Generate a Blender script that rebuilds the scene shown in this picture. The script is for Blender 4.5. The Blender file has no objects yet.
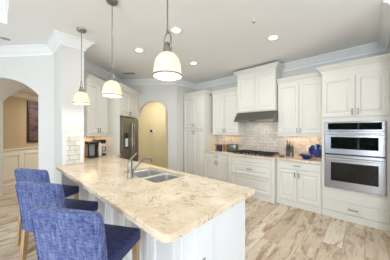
import bpy, bmesh, math, random
from mathutils import Vector, Matrix
random.seed(7)
SC = bpy.context.scene
COL = SC.collection
R = math.radians

# ------------------------------------------------------------------ camera
cam_data = bpy.data.cameras.new('camera')
cam_data.sensor_width = 36.0
cam_data.lens = 36.0 * 182.0 / 390.0
cam_data.clip_start = 0.02
cam = bpy.data.objects.new('camera', cam_data)
cam.location = (0, 0, 1.47)
cam.rotation_euler = (R(90), 0, R(43))
COL.objects.link(cam)
SC.camera = cam

# ------------------------------------------------------------------ world, daylight, exposure
wd = bpy.data.worlds.new('sky')
SC.world = wd
wd.use_nodes = True
wn = wd.node_tree.nodes
wn.clear()
sky = wn.new('ShaderNodeTexSky')
sky.sky_type = 'HOSEK_WILKIE'
sky.turbidity = 3.0
sky.sun_direction = Vector((0.3, 0.75, 0.6)).normalized()
bg = wn.new('ShaderNodeBackground')
bg.inputs['Strength'].default_value = 2.0
wo = wn.new('ShaderNodeOutputWorld')
wd.node_tree.links.new(sky.outputs[0], bg.inputs[0])
wd.node_tree.links.new(bg.outputs[0], wo.inputs[0])

def light(name, kind, loc, energy, color, rot=(0, 0, 0), size=0.5, size_y=None, parent=None, spot=None, shape=None):
    d = bpy.data.lights.new(name, kind)
    d.energy = energy
    d.color = color
    if kind == 'AREA':
        d.size = size
        if size_y:
            d.shape = 'RECTANGLE'
            d.size_y = size_y
        if shape:
            d.shape = shape
    elif kind in ('POINT', 'SPOT'):
        d.shadow_soft_size = size
    if kind == 'SPOT':
        d.spot_size = R(spot or 130)
        d.spot_blend = 0.6
    o = bpy.data.objects.new(name, d)
    o.location = loc
    o.rotation_euler = rot
    o.parent = parent
    COL.objects.link(o)
    return o

DAY = (0.80, 0.895, 1.0)
# daylight entering by the glass doors behind the camera and the window at the right
light('daylight_glass_doors', 'AREA', (-2.85, -3.85, 1.3), 95, DAY, (R(90), 0, R(0)), 2.4, 2.2)
light('daylight_right_door', 'AREA', (1.2, -3.85, 1.3), 165, DAY, (R(90), 0, R(0)), 0.9, 2.2)
light('daylight_far_window', 'AREA', (-6.3, -3.85, 1.4), 8, DAY, (R(90), 0, R(0)), 2.4, 1.9)
light('daylight_side_window', 'AREA', (3.2, 0.6, 1.5), 72, DAY, (R(90), 0, R(90)), 2.6, 1.9)
WARM = (1.0, 0.975, 0.94)
CAN_ENERGY = 7
SC.view_settings.view_transform = 'Standard'
SC.view_settings.look = 'None'
SC.view_settings.gamma = 1.0
SC.view_settings.use_curve_mapping = False
SC.view_settings.exposure = 0.05

# ------------------------------------------------------------------ helpers
def lin(c):
    out = []
    for v in c:
        v /= 255.0
        out.append(v / 12.92 if v <= 0.04045 else ((v + 0.055) / 1.055) ** 2.4)
    return out + [1.0]

def nodes(name):
    m = bpy.data.materials.new(name)
    m.use_nodes = True
    nt = m.node_tree
    b = nt.nodes['Principled BSDF']
    return m, nt, b

def coords(nt, scale=(1, 1, 1), rot=(0, 0, 0), kind='Object'):
    tc = nt.nodes.new('ShaderNodeTexCoord')
    mp = nt.nodes.new('ShaderNodeMapping')
    mp.inputs['Scale'].default_value = scale
    mp.inputs['Rotation'].default_value = rot
    nt.links.new(tc.outputs[kind], mp.inputs[0])
    return mp.outputs[0]

def ramp(nt, fac, stops):
    r = nt.nodes.new('ShaderNodeValToRGB')
    e = r.color_ramp.elements
    while len(e) < len(stops):
        e.new(0.5)
    for k, (p, c) in enumerate(stops):
        e[k].position = p
        e[k].color = c
    nt.links.new(fac, r.inputs[0])
    return r.outputs[0]

def noise(nt, vec, scale, detail=3, rough=0.5, dist=0.0):
    n = nt.nodes.new('ShaderNodeTexNoise')
    n.inputs['Scale'].default_value = scale
    n.inputs['Detail'].default_value = detail
    n.inputs['Roughness'].default_value = rough
    n.inputs['Distortion'].default_value = dist
    nt.links.new(vec, n.inputs['Vector'])
    return n.outputs['Fac']

def mix(nt, fac, a, b, mode='MIX'):
    n = nt.nodes.new('ShaderNodeMix')
    n.data_type = 'RGBA'
    n.blend_type = mode
    for sock, v in ((n.inputs[0], fac), (n.inputs[6], a), (n.inputs[7], b)):
        if hasattr(v, 'links'):
            nt.links.new(v, sock)
        else:
            sock.default_value = v
    return n.outputs[2]

def plain(name, c, rough=0.5, metal=0.0, var=0.04, scale=6.0, bump=0.0, stretch=(1, 1, 1), spec=0.5):
    m, nt, b = nodes(name)
    v = coords(nt, stretch)
    f = noise(nt, v, scale)
    lo = lin(c)
    hi = [min(1, x * (1 + var)) for x in lo[:3]] + [1]
    lo = [x * (1 - var) for x in lo[:3]] + [1]
    nt.links.new(ramp(nt, f, [(0.3, lo), (0.7, hi)]), b.inputs['Base Color'])
    b.inputs['Roughness'].default_value = rough
    b.inputs['Metallic'].default_value = metal
    b.inputs['Specular IOR Level'].default_value = spec
    if bump:
        bp = nt.nodes.new('ShaderNodeBump')
        bp.inputs['Strength'].default_value = bump
        bp.inputs['Distance'].default_value = 0.002
        nt.links.new(f, bp.inputs['Height'])
        nt.links.new(bp.outputs[0], b.inputs['Normal'])
    return m

def emit(name, c, strength, base=None):
    m, nt, b = nodes(name)
    v = coords(nt)
    f = noise(nt, v, 5)
    lo = lin(c)
    nt.links.new(ramp(nt, f, [(0.2, [x * 0.97 for x in lo[:3]] + [1]), (0.8, lo)]), b.inputs['Emission Color'])
    b.inputs['Base Color'].default_value = lin(base or c)
    b.inputs['Emission Strength'].default_value = strength
    b.inputs['Roughness'].default_value = 0.3
    return m

def floor_material():
    m, nt, b = nodes('wood_look_plank_tile')
    v = coords(nt, (1, 1, 1), (0, 0, R(90)))
    br = nt.nodes.new('ShaderNodeTexBrick')
    br.offset = 0.37
    br.inputs['Scale'].default_value = 1.0
    br.inputs['Brick Width'].default_value = 1.22
    br.inputs['Row Height'].default_value = 0.205
    br.inputs['Mortar Size'].default_value = 0.003
    br.inputs['Mortar Smooth'].default_value = 0.2
    br.inputs['Color1'].default_value = (0, 0, 0, 1)
    br.inputs['Color2'].default_value = (1, 1, 1, 1)
    br.inputs['Mortar'].default_value = (0.5, 0.5, 0.5, 1)
    nt.links.new(v, br.inputs['Vector'])
    base = ramp(nt, br.outputs['Color'], [(0.0, lin((206, 186, 160))), (0.35, lin((224, 208, 186))), (0.7, lin((232, 220, 202))), (1.0, lin((196, 172, 144)))])
    # offset the grain from plank to plank
    add = nt.nodes.new('ShaderNodeVectorMath')
    add.operation = 'MULTIPLY_ADD'
    nt.links.new(br.outputs['Color'], add.inputs[0])
    add.inputs[1].default_value = (7.0, 3.0, 5.0)
    nt.links.new(v, add.inputs[2])
    st = nt.nodes.new('ShaderNodeMapping')
    st.inputs['Scale'].default_value = (1.6, 6.0, 1)
    nt.links.new(add.outputs[0], st.inputs[0])
    f1 = noise(nt, st.outputs[0], 1.6, 6, 0.65, 0.6)
    worn = ramp(nt, f1, [(0.48, (0, 0, 0, 1)), (0.62, (0.85, 0.85, 0.85, 1))])
    c1 = mix(nt, worn, base, lin((160, 128, 98)))
    st2 = nt.nodes.new('ShaderNodeMapping')
    st2.inputs['Scale'].default_value = (3.0, 40.0, 1)
    nt.links.new(add.outputs[0], st2.inputs[0])
    f2 = noise(nt, st2.outputs[0], 2.0, 4, 0.6)
    grain = ramp(nt, f2, [(0.35, (0.88, 0.86, 0.84, 1)), (0.65, (1.03, 1.03, 1.03, 1))])
    c2 = mix(nt, 1.0, c1, grain, 'MULTIPLY')
    c3 = mix(nt, br.outputs['Fac'], c2, lin((164, 144, 120)))
    nt.links.new(c3, b.inputs['Base Color'])
    b.inputs['Roughness'].default_value = 0.42
    return m

def granite():
    m, nt, b = nodes('cream_granite')
    v = coords(nt)
    cloud = noise(nt, v, 5.0, 4, 0.6)
    base = ramp(nt, cloud, [(0.3, lin((216, 195, 165))), (0.52, lin((227, 210, 183))), (0.72, lin((238, 227, 209)))])
    wisp = noise(nt, v, 11.0, 6, 0.72, 1.2)
    c = mix(nt, ramp(nt, wisp, [(0.575, (0, 0, 0, 1)), (0.605, (0.75, 0.75, 0.75, 1)), (0.64, (0, 0, 0, 1))]), base, lin((128, 104, 78)))
    fleck = noise(nt, v, 48.0, 3, 0.7)
    c = mix(nt, ramp(nt, fleck, [(0.62, (0, 0, 0, 1)), (0.72, (0.6, 0.6, 0.6, 1))]), c, lin((140, 120, 98)))
    fleck2 = noise(nt, v, 30.0, 3, 0.6, 0.5)
    c = mix(nt, ramp(nt, fleck2, [(0.63, (0, 0, 0, 1)), (0.70, (0.6, 0.6, 0.6, 1))]), c, lin((248, 242, 230)))
    nt.links.new(c, b.inputs['Base Color'])
    b.inputs['Roughness'].default_value = 0.16
    b.inputs['Specular IOR Level'].default_value = 0.45
    return m

def tile(name, axis_rot, w=0.152, h=0.076, c1=(226, 220, 208), c2=(205, 198, 188), grout=(178, 170, 160), offset=0.5):
    m, nt, b = nodes(name)
    v = coords(nt, (1, 1, 1), axis_rot)
    br = nt.nodes.new('ShaderNodeTexBrick')
    br.offset = offset
    br.inputs['Scale'].default_value = 1.0
    br.inputs['Brick Width'].default_value = w
    br.inputs['Row Height'].default_value = h
    br.inputs['Mortar Size'].default_value = 0.0035
    br.inputs['Color1'].default_value = lin(c1)
    br.inputs['Color2'].default_value = lin(c2)
    br.inputs['Mortar'].default_value = lin(grout)
    nt.links.new(v, br.inputs['Vector'])
    f = noise(nt, v, 14, 4, 0.6, 1.0)
    vein = ramp(nt, f, [(0.35, (0.86, 0.85, 0.84, 1)), (0.6, (1.03, 1.03, 1.03, 1))])
    nt.links.new(mix(nt, 1.0, br.outputs['Color'], vein, 'MULTIPLY'), b.inputs['Base Color'])
    b.inputs['Roughness'].default_value = 0.22
    bp = nt.nodes.new('ShaderNodeBump')
    bp.inputs['Strength'].default_value = 0.4
    bp.inputs['Distance'].default_value = 0.003
    bp.invert = True
    nt.links.new(br.outputs['Fac'], bp.inputs['Height'])
    nt.links.new(bp.outputs[0], b.inputs['Normal'])
    return m

def tweed(name, dark, mid, light_c, stretch=(60, 60, 7)):
    m, nt, b = nodes(name)
    v = coords(nt, stretch)
    f = noise(nt, v, 1.0, 5, 0.7)
    v2 = coords(nt, (stretch[2] * 4, stretch[2] * 4, 120))
    f2 = noise(nt, v2, 1.0, 3, 0.6)
    c = ramp(nt, f, [(0.30, lin(dark)), (0.5, lin(mid)), (0.72, lin(light_c))])
    c = mix(nt, 0.35, c, ramp(nt, f2, [(0.35, lin(dark)), (0.65, lin(light_c))]))
    nt.links.new(c, b.inputs['Base Color'])
    b.inputs['Roughness'].default_value = 0.95
    b.inputs['Specular IOR Level'].default_value = 0.15
    b.inputs['Sheen Weight'].default_value = 0.15
    return m

def steel(name, c=(176, 176, 180), rough=0.28, stretch=(1, 1, 60)):
    m, nt, b = nodes(name)
    v = coords(nt, stretch)
    f = noise(nt, v, 8, 3)
    nt.links.new(ramp(nt, f, [(0.3, [x * 0.9 for x in lin(c)[:3]] + [1]), (0.7, lin(c))]), b.inputs['Base Color'])
    b.inputs['Metallic'].default_value = 1.0
    b.inputs['Roughness'].default_value = rough
    return m

def picture_material():
    m, nt, b = nodes('sunset_print')
    v = coords(nt, (0.8, 0.8, 6))
    f = noise(nt, v, 2.2, 5, 0.6, 0.8)
    c = ramp(nt, f, [(0.32, lin((34, 30, 48))), (0.45, lin((84, 66, 78))), (0.52, lin((122, 90, 80))), (0.6, lin((92, 84, 104))), (0.72, lin((52, 44, 58)))])
    nt.links.new(c, b.inputs['Base Color'])
    b.inputs['Roughness'].default_value = 0.5
    return m

M = {}
M['wall'] = plain('wall_paint', (219, 218, 213), 0.75, var=0.012, scale=2)
M['ceiling'] = plain('ceiling_paint', (240, 240, 239), 0.85, var=0.01, scale=2)
M['trim'] = plain('trim_paint', (238, 239, 238), 0.5, var=0.01, scale=3)
M['tan'] = plain('tan_wall_paint', (192, 170, 138), 0.75, var=0.02, scale=2)
M['yellow'] = plain('yellow_wall_paint', (228, 219, 184), 0.75, var=0.02, scale=2)
M['cream_trim'] = plain('cream_trim_paint', (238, 234, 222), 0.5, var=0.015, scale=3)
M['cab'] = plain('cabinet_paint', (225, 223, 214), 0.42, var=0.012, scale=4)
M['pen'] = plain('peninsula_paint', (228, 229, 230), 0.42, var=0.012, scale=4)
M['floor'] = floor_material()
M['granite'] = granite()
M['tile'] = tile('marble_subway_tile', (R(-90), 0, 0))
M['tile_stub'] = tile('pale_subway_tile', (0, R(90), R(90)), 0.152, 0.076, (232, 228, 218), (216, 212, 202), (160, 154, 146))
M['tweed'] = tweed('blue_tweed', (30, 41, 90), (66, 83, 142), (148, 158, 192))
M['tweed_seat'] = tweed('navy_tweed', (20, 23, 52), (36, 42, 84), (88, 94, 146), (16, 70, 60))
M['wood'] = plain('pale_oak', (176, 144, 104), 0.5, var=0.15, scale=4, stretch=(20, 20, 1.5))
M['brown_wood'] = plain('brown_wood', (130, 98, 66), 0.5, var=0.2, scale=5, stretch=(2, 20, 20))
M['steel'] = steel('brushed_steel', (140, 138, 132))
M['steel_h'] = steel('brushed_steel_appliance', (166, 166, 170), 0.26, (60, 1, 1))
M['hood_steel'] = steel('hood_steel', (138, 136, 130), 0.30, (1, 60, 60))
M['nickel'] = plain('satin_nickel', (150, 146, 138), 0.3, 1.0, var=0.05)
M['bright'] = plain('polished_steel', (225, 225, 228), 0.18, 1.0, var=0.02)
M['sink'] = steel('sink_steel', (220, 220, 218), 0.38, (30, 2, 2))
M['black'] = plain('black_plastic', (26, 26, 28), 0.35, var=0.1)
M['iron'] = plain('cast_iron', (34, 34, 36), 0.6, var=0.15, scale=20)
M['glass_black'] = plain('black_glass', (10, 11, 14), 0.04, var=0.1, spec=0.45)
M['display'] = plain('dark_display_glass', (14, 15, 18), 0.03, var=0.1, spec=0.9)
M['grey_plastic'] = plain('grey_plastic', (150, 152, 152), 0.35, var=0.05)
M['white_plastic'] = plain('white_plastic', (236, 234, 228), 0.4, var=0.02)
M['cobalt'] = plain('cobalt_glaze', (20, 42, 116), 0.15, var=0.25, scale=18)
M['cobalt_dark'] = plain('dark_cobalt_glaze', (16, 28, 84), 0.15, var=0.25, scale=18)
M['shade'] = emit('opal_glass_shade', (255, 228, 188), 0.55, (196, 186, 168))
M['lens'] = emit('lit_lens', (255, 246, 226), 6.0)
M['led'] = emit('led_strip', (255, 196, 130), 3.0)
M['hedge'] = plain('hedge_leaves', (96, 150, 80), 0.8, var=0.5, scale=10)
M['lawn'] = plain('lawn_grass', (96, 128, 70), 0.9, var=0.3, scale=4)
M['paper'] = plain('white_ceramic', (230, 228, 224), 0.3, var=0.02)
M['print'] = picture_material()
M['frame'] = plain('dark_frame', (38, 30, 28), 0.4, var=0.1)
M['bulb'] = emit('bulb_glow', (255, 226, 180), 5.0)

class MB:
    def __init__(self):
        self.bm = bmesh.new()
    def box(self, x0, x1, y0, y1, z0, z1, bevel=0.0, seg=1):
        x0, x1 = sorted((x0, x1)); y0, y1 = sorted((y0, y1)); z0, z1 = sorted((z0, z1))
        r = bmesh.ops.create_cube(self.bm, size=1.0)
        vs = r['verts']
        for v in vs:
            v.co = Vector(((x0 + x1) / 2 + v.co.x * (x1 - x0), (y0 + y1) / 2 + v.co.y * (y1 - y0), (z0 + z1) / 2 + v.co.z * (z1 - z0)))
        if bevel:
            es = list({e for v in vs for e in v.link_edges})
            bmesh.ops.bevel(self.bm, geom=es, offset=bevel, segments=seg, affect='EDGES', profile=0.5)
        return self
    def loops(self, rings, cap0=True, cap1=True, closed=True):
        vv = [[self.bm.verts.new(p) for p in ring] for ring in rings]
        n = len(vv[0])
        for a, b in zip(vv, vv[1:]):
            for k in range(n if closed else n - 1):
                j = (k + 1) % n
                try:
                    self.bm.faces.new((a[k], a[j], b[j], b[k]))
                except ValueError:
                    pass
        if cap0:
            self.bm.faces.new(list(reversed(vv[0])))
        if cap1:
            self.bm.faces.new(vv[-1])
        return self
    def poly(self, pts, z0, z1, inset=0.0):
        rings = [[(x, y, z0) for x, y in pts]]
        if inset:
            rings.append([(x, y, z1 - inset) for x, y in pts])
            rings.append([(x, y, z1) for x, y in offset_poly(pts, inset)])
        else:
            rings.append([(x, y, z1) for x, y in pts])
        return self.loops(rings)
    def slab_holes(self, outer, holes, z0, z1, inset=0.005):
        top_in = offset_poly(outer, inset)
        bm = self.bm
        def ring(pts, z):
            vs = [bm.verts.new((x, y, z)) for x, y in pts]
            return vs
        def side(a, b):
            for k in range(len(a)):
                j = (k + 1) % len(a)
                bm.faces.new((a[k], a[j], b[j], b[k]))
        def edges(vs):
            return [bm.edges.get((vs[k], vs[(k + 1) % len(vs)])) or bm.edges.new((vs[k], vs[(k + 1) % len(vs)])) for k in range(len(vs))]
        b0 = ring(outer, z0); b1 = ring(outer, z1 - inset); b2 = ring(top_in, z1)
        side(b0, b1); side(b1, b2)
        et, eb = edges(b2), edges(b0)
        for h in holes:
            h0 = ring(h, z0); h1 = ring(h, z1)
            side(h1, h0)
            et += edges(h1); eb += edges(h0)
        bmesh.ops.triangle_fill(bm, use_beauty=True, use_dissolve=False, edges=et, normal=(0, 0, 1))
        bmesh.ops.triangle_fill(bm, use_beauty=True, use_dissolve=False, edges=eb, normal=(0, 0, -1))
        return self
    def lathe(self, prof, n=24, c=(0, 0, 0), mat=None, caps=True):
        rings = []
        for r, z in prof:
            rg = []
            for k in range(n):
                a = 2 * math.pi * k / n
                p = Vector((r * math.cos(a), r * math.sin(a), z))
                if mat:
                    p = mat @ p
                rg.append(p + Vector(c))
            rings.append(rg)
        return self.loops(rings, caps, caps)
    def tube(self, path, r, n=8):
        path = [Vector(p) for p in path]
        rings = []
        ref = None
        for k, p in enumerate(path):
            t = (path[min(k + 1, len(path) - 1)] - path[max(k - 1, 0)]).normalized()
            if ref is None:
                ref = Vector((0, 0, 1)) if abs(t.z) < 0.9 else Vector((1, 0, 0))
            a = t.cross(ref).normalized()
            b = t.cross(a).normalized()
            ref = -b if False else a.cross(t).normalized()
            rr = r[k] if isinstance(r, (list, tuple)) else r
            rings.append([p + a * (rr * math.cos(2 * math.pi * i / n)) + b * (rr * math.sin(2 * math.pi * i / n)) for i in range(n)])
        return self.loops(rings)
    def panel(self, x0, x1, z0, z1, y, prof):
        """nested rectangles facing -y; prof = [(inset, depth in front of y)]"""
        rings = []
        for i, d in prof:
            rings.append([(x0 + i, y - d, z0 + i), (x1 - i, y - d, z0 + i), (x1 - i, y - d, z1 - i), (x0 + i, y - d, z1 - i)])
        return self.loops(rings)
    def sweep(self, path, prof, closed=False):
        """profile (offset to the left of the path, z) mitred along a 2D path"""
        pts = [Vector(p) for p in path]
        n = len(pts)
        cols = []
        for k, p in enumerate(pts):
            def nrm(a, b):
                d = (b - a).normalized()
                return Vector((-d.y, d.x))
            if closed:
                n1, n2 = nrm(pts[k - 1], p), nrm(p, pts[(k + 1) % n])
            else:
                n1 = nrm(pts[k - 1], p) if k else nrm(p, pts[1])
                n2 = nrm(p, pts[k + 1]) if k < n - 1 else n1
            mtr = (n1 + n2)
            mtr = mtr / max(0.2, (1 + n1.dot(n2)))
            cols.append([(p.x + mtr.x * o, p.y + mtr.y * o, z) for o, z in prof])
        if closed:
            cols.append(cols[0])
        return self.loops(cols, not closed, not closed)
    def obj(self, name, mat, parent=None, label=None, smooth=None):
        me = bpy.data.meshes.new(name)
        bmesh.ops.remove_doubles(self.bm, verts=self.bm.verts, dist=1e-6)
        bmesh.ops.recalc_face_normals(self.bm, faces=self.bm.faces)
        self.bm.to_mesh(me)
        self.bm.free()
        me.materials.append(mat)
        if smooth is not None:
            me.polygons.foreach_set('use_smooth', [True] * len(me.polygons))
            me.set_sharp_from_angle(angle=R(smooth))
        o = bpy.data.objects.new(name, me)
        COL.objects.link(o)
        o.parent = parent
        if label:
            o['label'] = label
        return o

def offset_poly(pts, d):
    """move a counter-clockwise polygon's edges inward by d"""
    n = len(pts)
    area = sum(pts[k][0] * pts[(k + 1) % n][1] - pts[(k + 1) % n][0] * pts[k][1] for k in range(n))
    s = 1 if area > 0 else -1
    out = []
    for k in range(n):
        a, p, b = Vector(pts[k - 1]), Vector(pts[k]), Vector(pts[(k + 1) % n])
        d1, d2 = (p - a).normalized(), (b - p).normalized()
        n1, n2 = Vector((-d1.y, d1.x)) * s, Vector((-d2.y, d2.x)) * s
        m = (n1 + n2) / max(0.2, 1 + n1.dot(n2))
        out.append((p.x + m.x * d, p.y + m.y * d))
    return out

def round_rect(x0, x1, y0, y1, r, n=5):
    pts = []
    for cx, cy, a0 in ((x1 - r, y0 + r, -90), (x1 - r, y1 - r, 0), (x0 + r, y1 - r, 90), (x0 + r, y0 + r, 180)):
        for k in range(n + 1):
            a = R(a0 + 90 * k / n)
            pts.append((cx + r * math.cos(a), cy + r * math.sin(a)))
    return pts

def thing(name, label, cat, loc=(0, 0, 0), rz=0.0, group=None):
    o = bpy.data.objects.new(name, None)
    o.empty_display_size = 0.1
    COL.objects.link(o)
    o.location = loc
    o.rotation_euler = (0, 0, rz)
    return tag(o, label, cat, group)

def tag(o, label, cat, group=None):
    o['label'] = label
    o['category'] = cat
    if group:
        o['group'] = group
    return o

def struct(o, label=None):
    o['kind'] = 'structure'
    if label:
        o['label'] = label
    return o

def copy_tree(o, parent=None):
    c = o.copy()
    COL.objects.link(c)
    c.parent = parent
    for ch in list(o.children):
        copy_tree(ch, c)
    return c

# slanted frame of the fridge wall and the two arched walls
A = R(38)
UX, UY = math.cos(A), math.sin(A)
WX, WY = -math.sin(A), math.cos(A)
def uw(u, w):
    return (u * UX + w * WX, u * UY + w * WY)

H = 2.95

# ------------------------------------------------------------------ setting
struct(MB().box(-11, 4, -4.2, 9, -0.1, 0).obj('floor', M['floor']))
# ceiling with a raised tray over the living side
TX0, TX1, TY0, TY1, TZ = -3.66, 2.4, -3.2, 0.07, 3.25
c = MB()
c.box(-11, 4, TY1, 9, H, H + 0.1)
c.box(-11, 4, -4.2, TY0, H, H + 0.1)
c.box(-11, TX0, TY0, TY1, H, H + 0.1)
c.box(TX1, 4, TY0, TY1, H, H + 0.1)
c.box(TX0 - 0.1, TX1 + 0.1, TY0 - 0.1, TY1 + 0.1, TZ, TZ + 0.1)
for bx in ((TX0 - 0.1, TX0, TY0 - .1, TY1 + .1), (TX1, TX1 + 0.1, TY0 - .1, TY1 + .1), (TX0, TX1, TY0 - 0.1, TY0), (TX0, TX1, TY1, TY1 + 0.1)):
    c.box(*bx, H + 0.1, TZ)
struct(c.obj('ceiling', M['ceiling']))
TR = [(0.0, 0.0), (0.02, 0.0), (0.03, 0.03), (0.08, 0.10), (0.09, 0.12), (0.0, 0.12)]
struct(MB().sweep([(TX0, TY0), (TX1, TY0), (TX1, TY1), (TX0, TY1)], [(o, TZ - 0.12 + z) for o, z in TR], True).obj('trim_1', M['trim']))

YW = 4.44
XL = -4.05
XR = 0.28
struct(MB().box(XL - 0.12, XR + 0.12, YW, YW + 0.12, 0, H).obj('wall_back', M['wall']))
struct(MB().box(XR, XR + 0.12, 3.0, YW, 0, H).obj('wall_right', M['wall']))
struct(MB().box(XR + 0.12, 3.5, 3.0, 3.12, 0, H).obj('wall_right_return', M['wall']))
struct(MB().box(XL - 0.12, XL, 3.50, YW, 0, H).obj('wall_pantry_side', M['wall']))

def arch_pts(u0, u1, spring, rise, n=18, seg=False):
    cx, hw = (u0 + u1) / 2, (u1 - u0) / 2
    if seg:
        r = (hw * hw + rise * rise) / (2 * rise)
        a = math.asin(hw / r)
        return [(cx + r * math.sin(-a + 2 * a * k / n), spring + rise - r + r * math.cos(-a + 2 * a * k / n)) for k in range(n + 1)]
    return [(cx + hw * math.cos(math.pi - math.pi * k / n), spring + rise * math.sin(math.pi * k / n)) for k in range(n + 1)]

def arch_wall(name, ua, ub, w, t, u0, u1, spring, rise, mat, seg=False):
    m = MB()
    ap = arch_pts(u0, u1, spring, rise, seg=seg)
    def P(u, z, ww):
        x, y = uw(u, ww)
        return (x, y, z)
    for ww, flip in ((w, False), (w + t, True)):
        quads = [[(ua, 0), (u0, 0), (u0, H), (ua, H)], [(u1, 0), (ub, 0), (ub, H), (u1, H)]]
        for (a, za), (b, zb) in zip(ap, ap[1:]):
            quads.append([(a, za), (b, zb), (b, H), (a, H)])
        for q in quads:
            vs = [m.bm.verts.new(P(u, z, ww)) for u, z in q]
            m.bm.faces.new(vs if not flip else vs[::-1])
    inner = [(u0, 0)] + ap + [(u1, 0)]
    for (a, za), (b, zb) in zip(inner, inner[1:]):
        m.bm.faces.new([m.bm.verts.new(P(*p)) for p in ((a, za, w), (a, za, w + t), (b, zb, w + t), (b, zb, w))])
    for ue in (ua, ub):
        m.bm.faces.new([m.bm.verts.new(P(*p)) for p in ((ue, 0, w), (ue, H, w), (ue, H, w + t), (ue, 0, w + t))])
    o = m.obj(name, mat)
    return struct(o)

# centre arch beyond the fridge, left arch beside the stub wall
AW = 5.25
arch_wall('wall_centre_arch', -2.87, -0.98, AW, 0.16, -2.165, -1.255, 1.855, 0.475, M['wall'])
LW = 3.02
arch_wall('wall_left_arch', -8.6, -2.76, LW, 0.70, -4.68, -3.095, 2.10, 0.33, M['wall'], True)
def uwbox(m, u0, u1, w0, w1, z0, z1):
    return m.poly([uw(u0, w0), uw(u1, w0), uw(u1, w1), uw(u0, w1)], z0, z1)
struct(uwbox(MB(), -2.87, -2.75, 3.12, AW, 0, H).obj('wall_fridge_side', M['wall']))
stub_poly = [(-3.47, 0.66), (-3.47, 0.97), (-4.26, 0.97), (-4.07, 0.66)]
struct(MB().poly(stub_poly, 0, H).obj('wall_stub', M['wall']))
# rooms behind the arches
struct(uwbox(MB(), -3.2, 0.2, 6.75, 6.87, 0, 2.7).obj('wall_far_hall', M['yellow']))
struct(uwbox(MB(), -1.36, -1.24, AW + 0.16, 6.75, 0, 2.7).obj('wall_far_hall_right', M['yellow']))
struct(uwbox(MB(), -3.2, -3.08, AW + 0.16, 6.75, 0, 2.7).obj('wall_far_hall_left', M['yellow']))
struct(uwbox(MB(), -3.2, -1.24, AW + 0.16, 6.87, 2.7, 2.75).obj('ceiling_far_hall', M['yellow']))
HU = -4.97
struct(uwbox(MB(), HU - 0.12, HU, LW + 0.70, 7.6, 0, 2.42).obj('wall_left_hall', M['tan']))
struct(uwbox(MB(), HU, -2.87, 7.48, 7.6, 0, 2.42).obj('wall_left_hall_end', M['tan']))
struct(uwbox(MB(), -3.0, -2.88, LW + 0.70, 7.48, 0, 2.42).obj('wall_left_hall_right', M['tan']))
struct(uwbox(MB(), HU - 0.12, -2.88, LW + 0.70, 7.6, 2.42, 2.47).obj('ceiling_left_hall', M['cream_trim']))
# hall crown, wainscot, chair rail and baseboard on the left hall wall
def wain():
    m = MB()
    uwbox(m, HU, HU + 0.015, LW + 0.72, 7.4, 0.14, 0.97)
    return m
struct(wain().obj('trim_2', M['cream_trim']))
rail = [(0, 0), (0.03, 0.0), (0.045, 0.03), (0.045, 0.05), (0, 0.05)]
p0, p1 = uw(HU, LW + 0.72), uw(HU, 7.4)
struct(MB().sweep([p1, p0], [(o, 0.95 + z) for o, z in rail]).obj('trim_3', M['cream_trim']))
struct(MB().sweep([p1, p0], [(o, z) for o, z in ((0, 0), (0.028, 0), (0.028, 0.12), (0.015, 0.15), (0, 0.15))]).obj('baseboard_left_hall', M['cream_trim']))
struct(MB().sweep([p1, p0], [(o, 2.32 + z) for o, z in ((0, 0), (0.01, 0), (0.09, 0.09), (0.09, 0.10), (0, 0.10))]).obj('trim_4', M['cream_trim']))
ROT_UP = 0
fm = MB()
for k in range(6):
    a = LW + 0.80 + k * 0.62
    # raised frames of the wainscot, facing into the hall
    for (w0, w1, z0, z1) in ((a, a + 0.5, 0.24, 0.27), (a, a + 0.5, 0.83, 0.86), (a, a + 0.03, 0.24, 0.86), (a + 0.47, a + 0.5, 0.24, 0.86)):
        uwbox(fm, HU + 0.014, HU + 0.032, w0, w1, z0, z1)
struct(fm.obj('trim_5', M['cream_trim']))
# outer walls behind the camera with openings to the garden
bw = MB()
for x0, x1, z0, z1 in ((-11, -7.6, 0, H), (-7.6, -5.0, 0, 0.45), (-7.6, -5.0, 2.35, H), (-5.0, -4.1, 0, H), (-4.1, 1.7, 2.4, H), (1.7, 3.5, 0, H)):
    bw.box(x0, x1, -4.1, -3.95, z0, z1)
struct(bw.obj('wall_garden', M['wall']))
sw = MB()
for y0, y1, z0, z1 in ((-4, -0.8, 0, H), (-0.8, 2.0, 0, 0.5), (-0.8, 2.0, 2.45, H), (2.0, 3.12, 0, H)):
    sw.box(3.3, 3.42, y0, y1, z0, z1)
struct(sw.obj('wall_side_window', M['wall']))
ww = MB()
for x in (-4.1, -2.2, -0.25, 1.64):
    ww.box(x, x + 0.06, -4.06, -3.98, 0, 2.4)
ww.box(-4.1, 1.7, -4.06, -3.98, 2.34, 2.4)
ww.box(-4.1, 1.7, -4.06, -3.98, 0, 0.05)
struct(ww.obj('window_1', M['trim']))
struct(MB().box(-9.5, -9.4, -4, 1, 0, H).obj('wall_far_left', M['wall']))
struct(MB().box(-16, 10, -20, -4.2, -0.15, -0.05).obj('lawn', M['lawn']))

# ceiling crown round the kitchen
CR = [(0, 0), (0.018, 0.0), (0.022, 0.035), (0.05, 0.06), (0.095, 0.115), (0.105, 0.125), (0.125, 0.13), (0.125, 0.15), (0, 0.15)]
path = [(XR, 3.0), (XR, YW), (XL, YW), uw(-1.045 + 0.006, AW), uw(-2.75, AW), (-4.256, 0.97), (-3.47, 0.97), (-3.47, 0.66), (-4.062, 0.66), uw(-8.4, LW)]
struct(MB().sweep(path, [(o, H - 0.15 + z) for o, z in CR]).obj('trim_6', M['trim']))
BB = [(0, 0), (0.018, 0), (0.018, 0.11), (0.008, 0.14), (0, 0.14)]
struct(MB().sweep([(-3.47, 0.66), (-4.062, 0.66), uw(-3.095, LW)], BB).obj('baseboard_stub', M['trim']))

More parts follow.
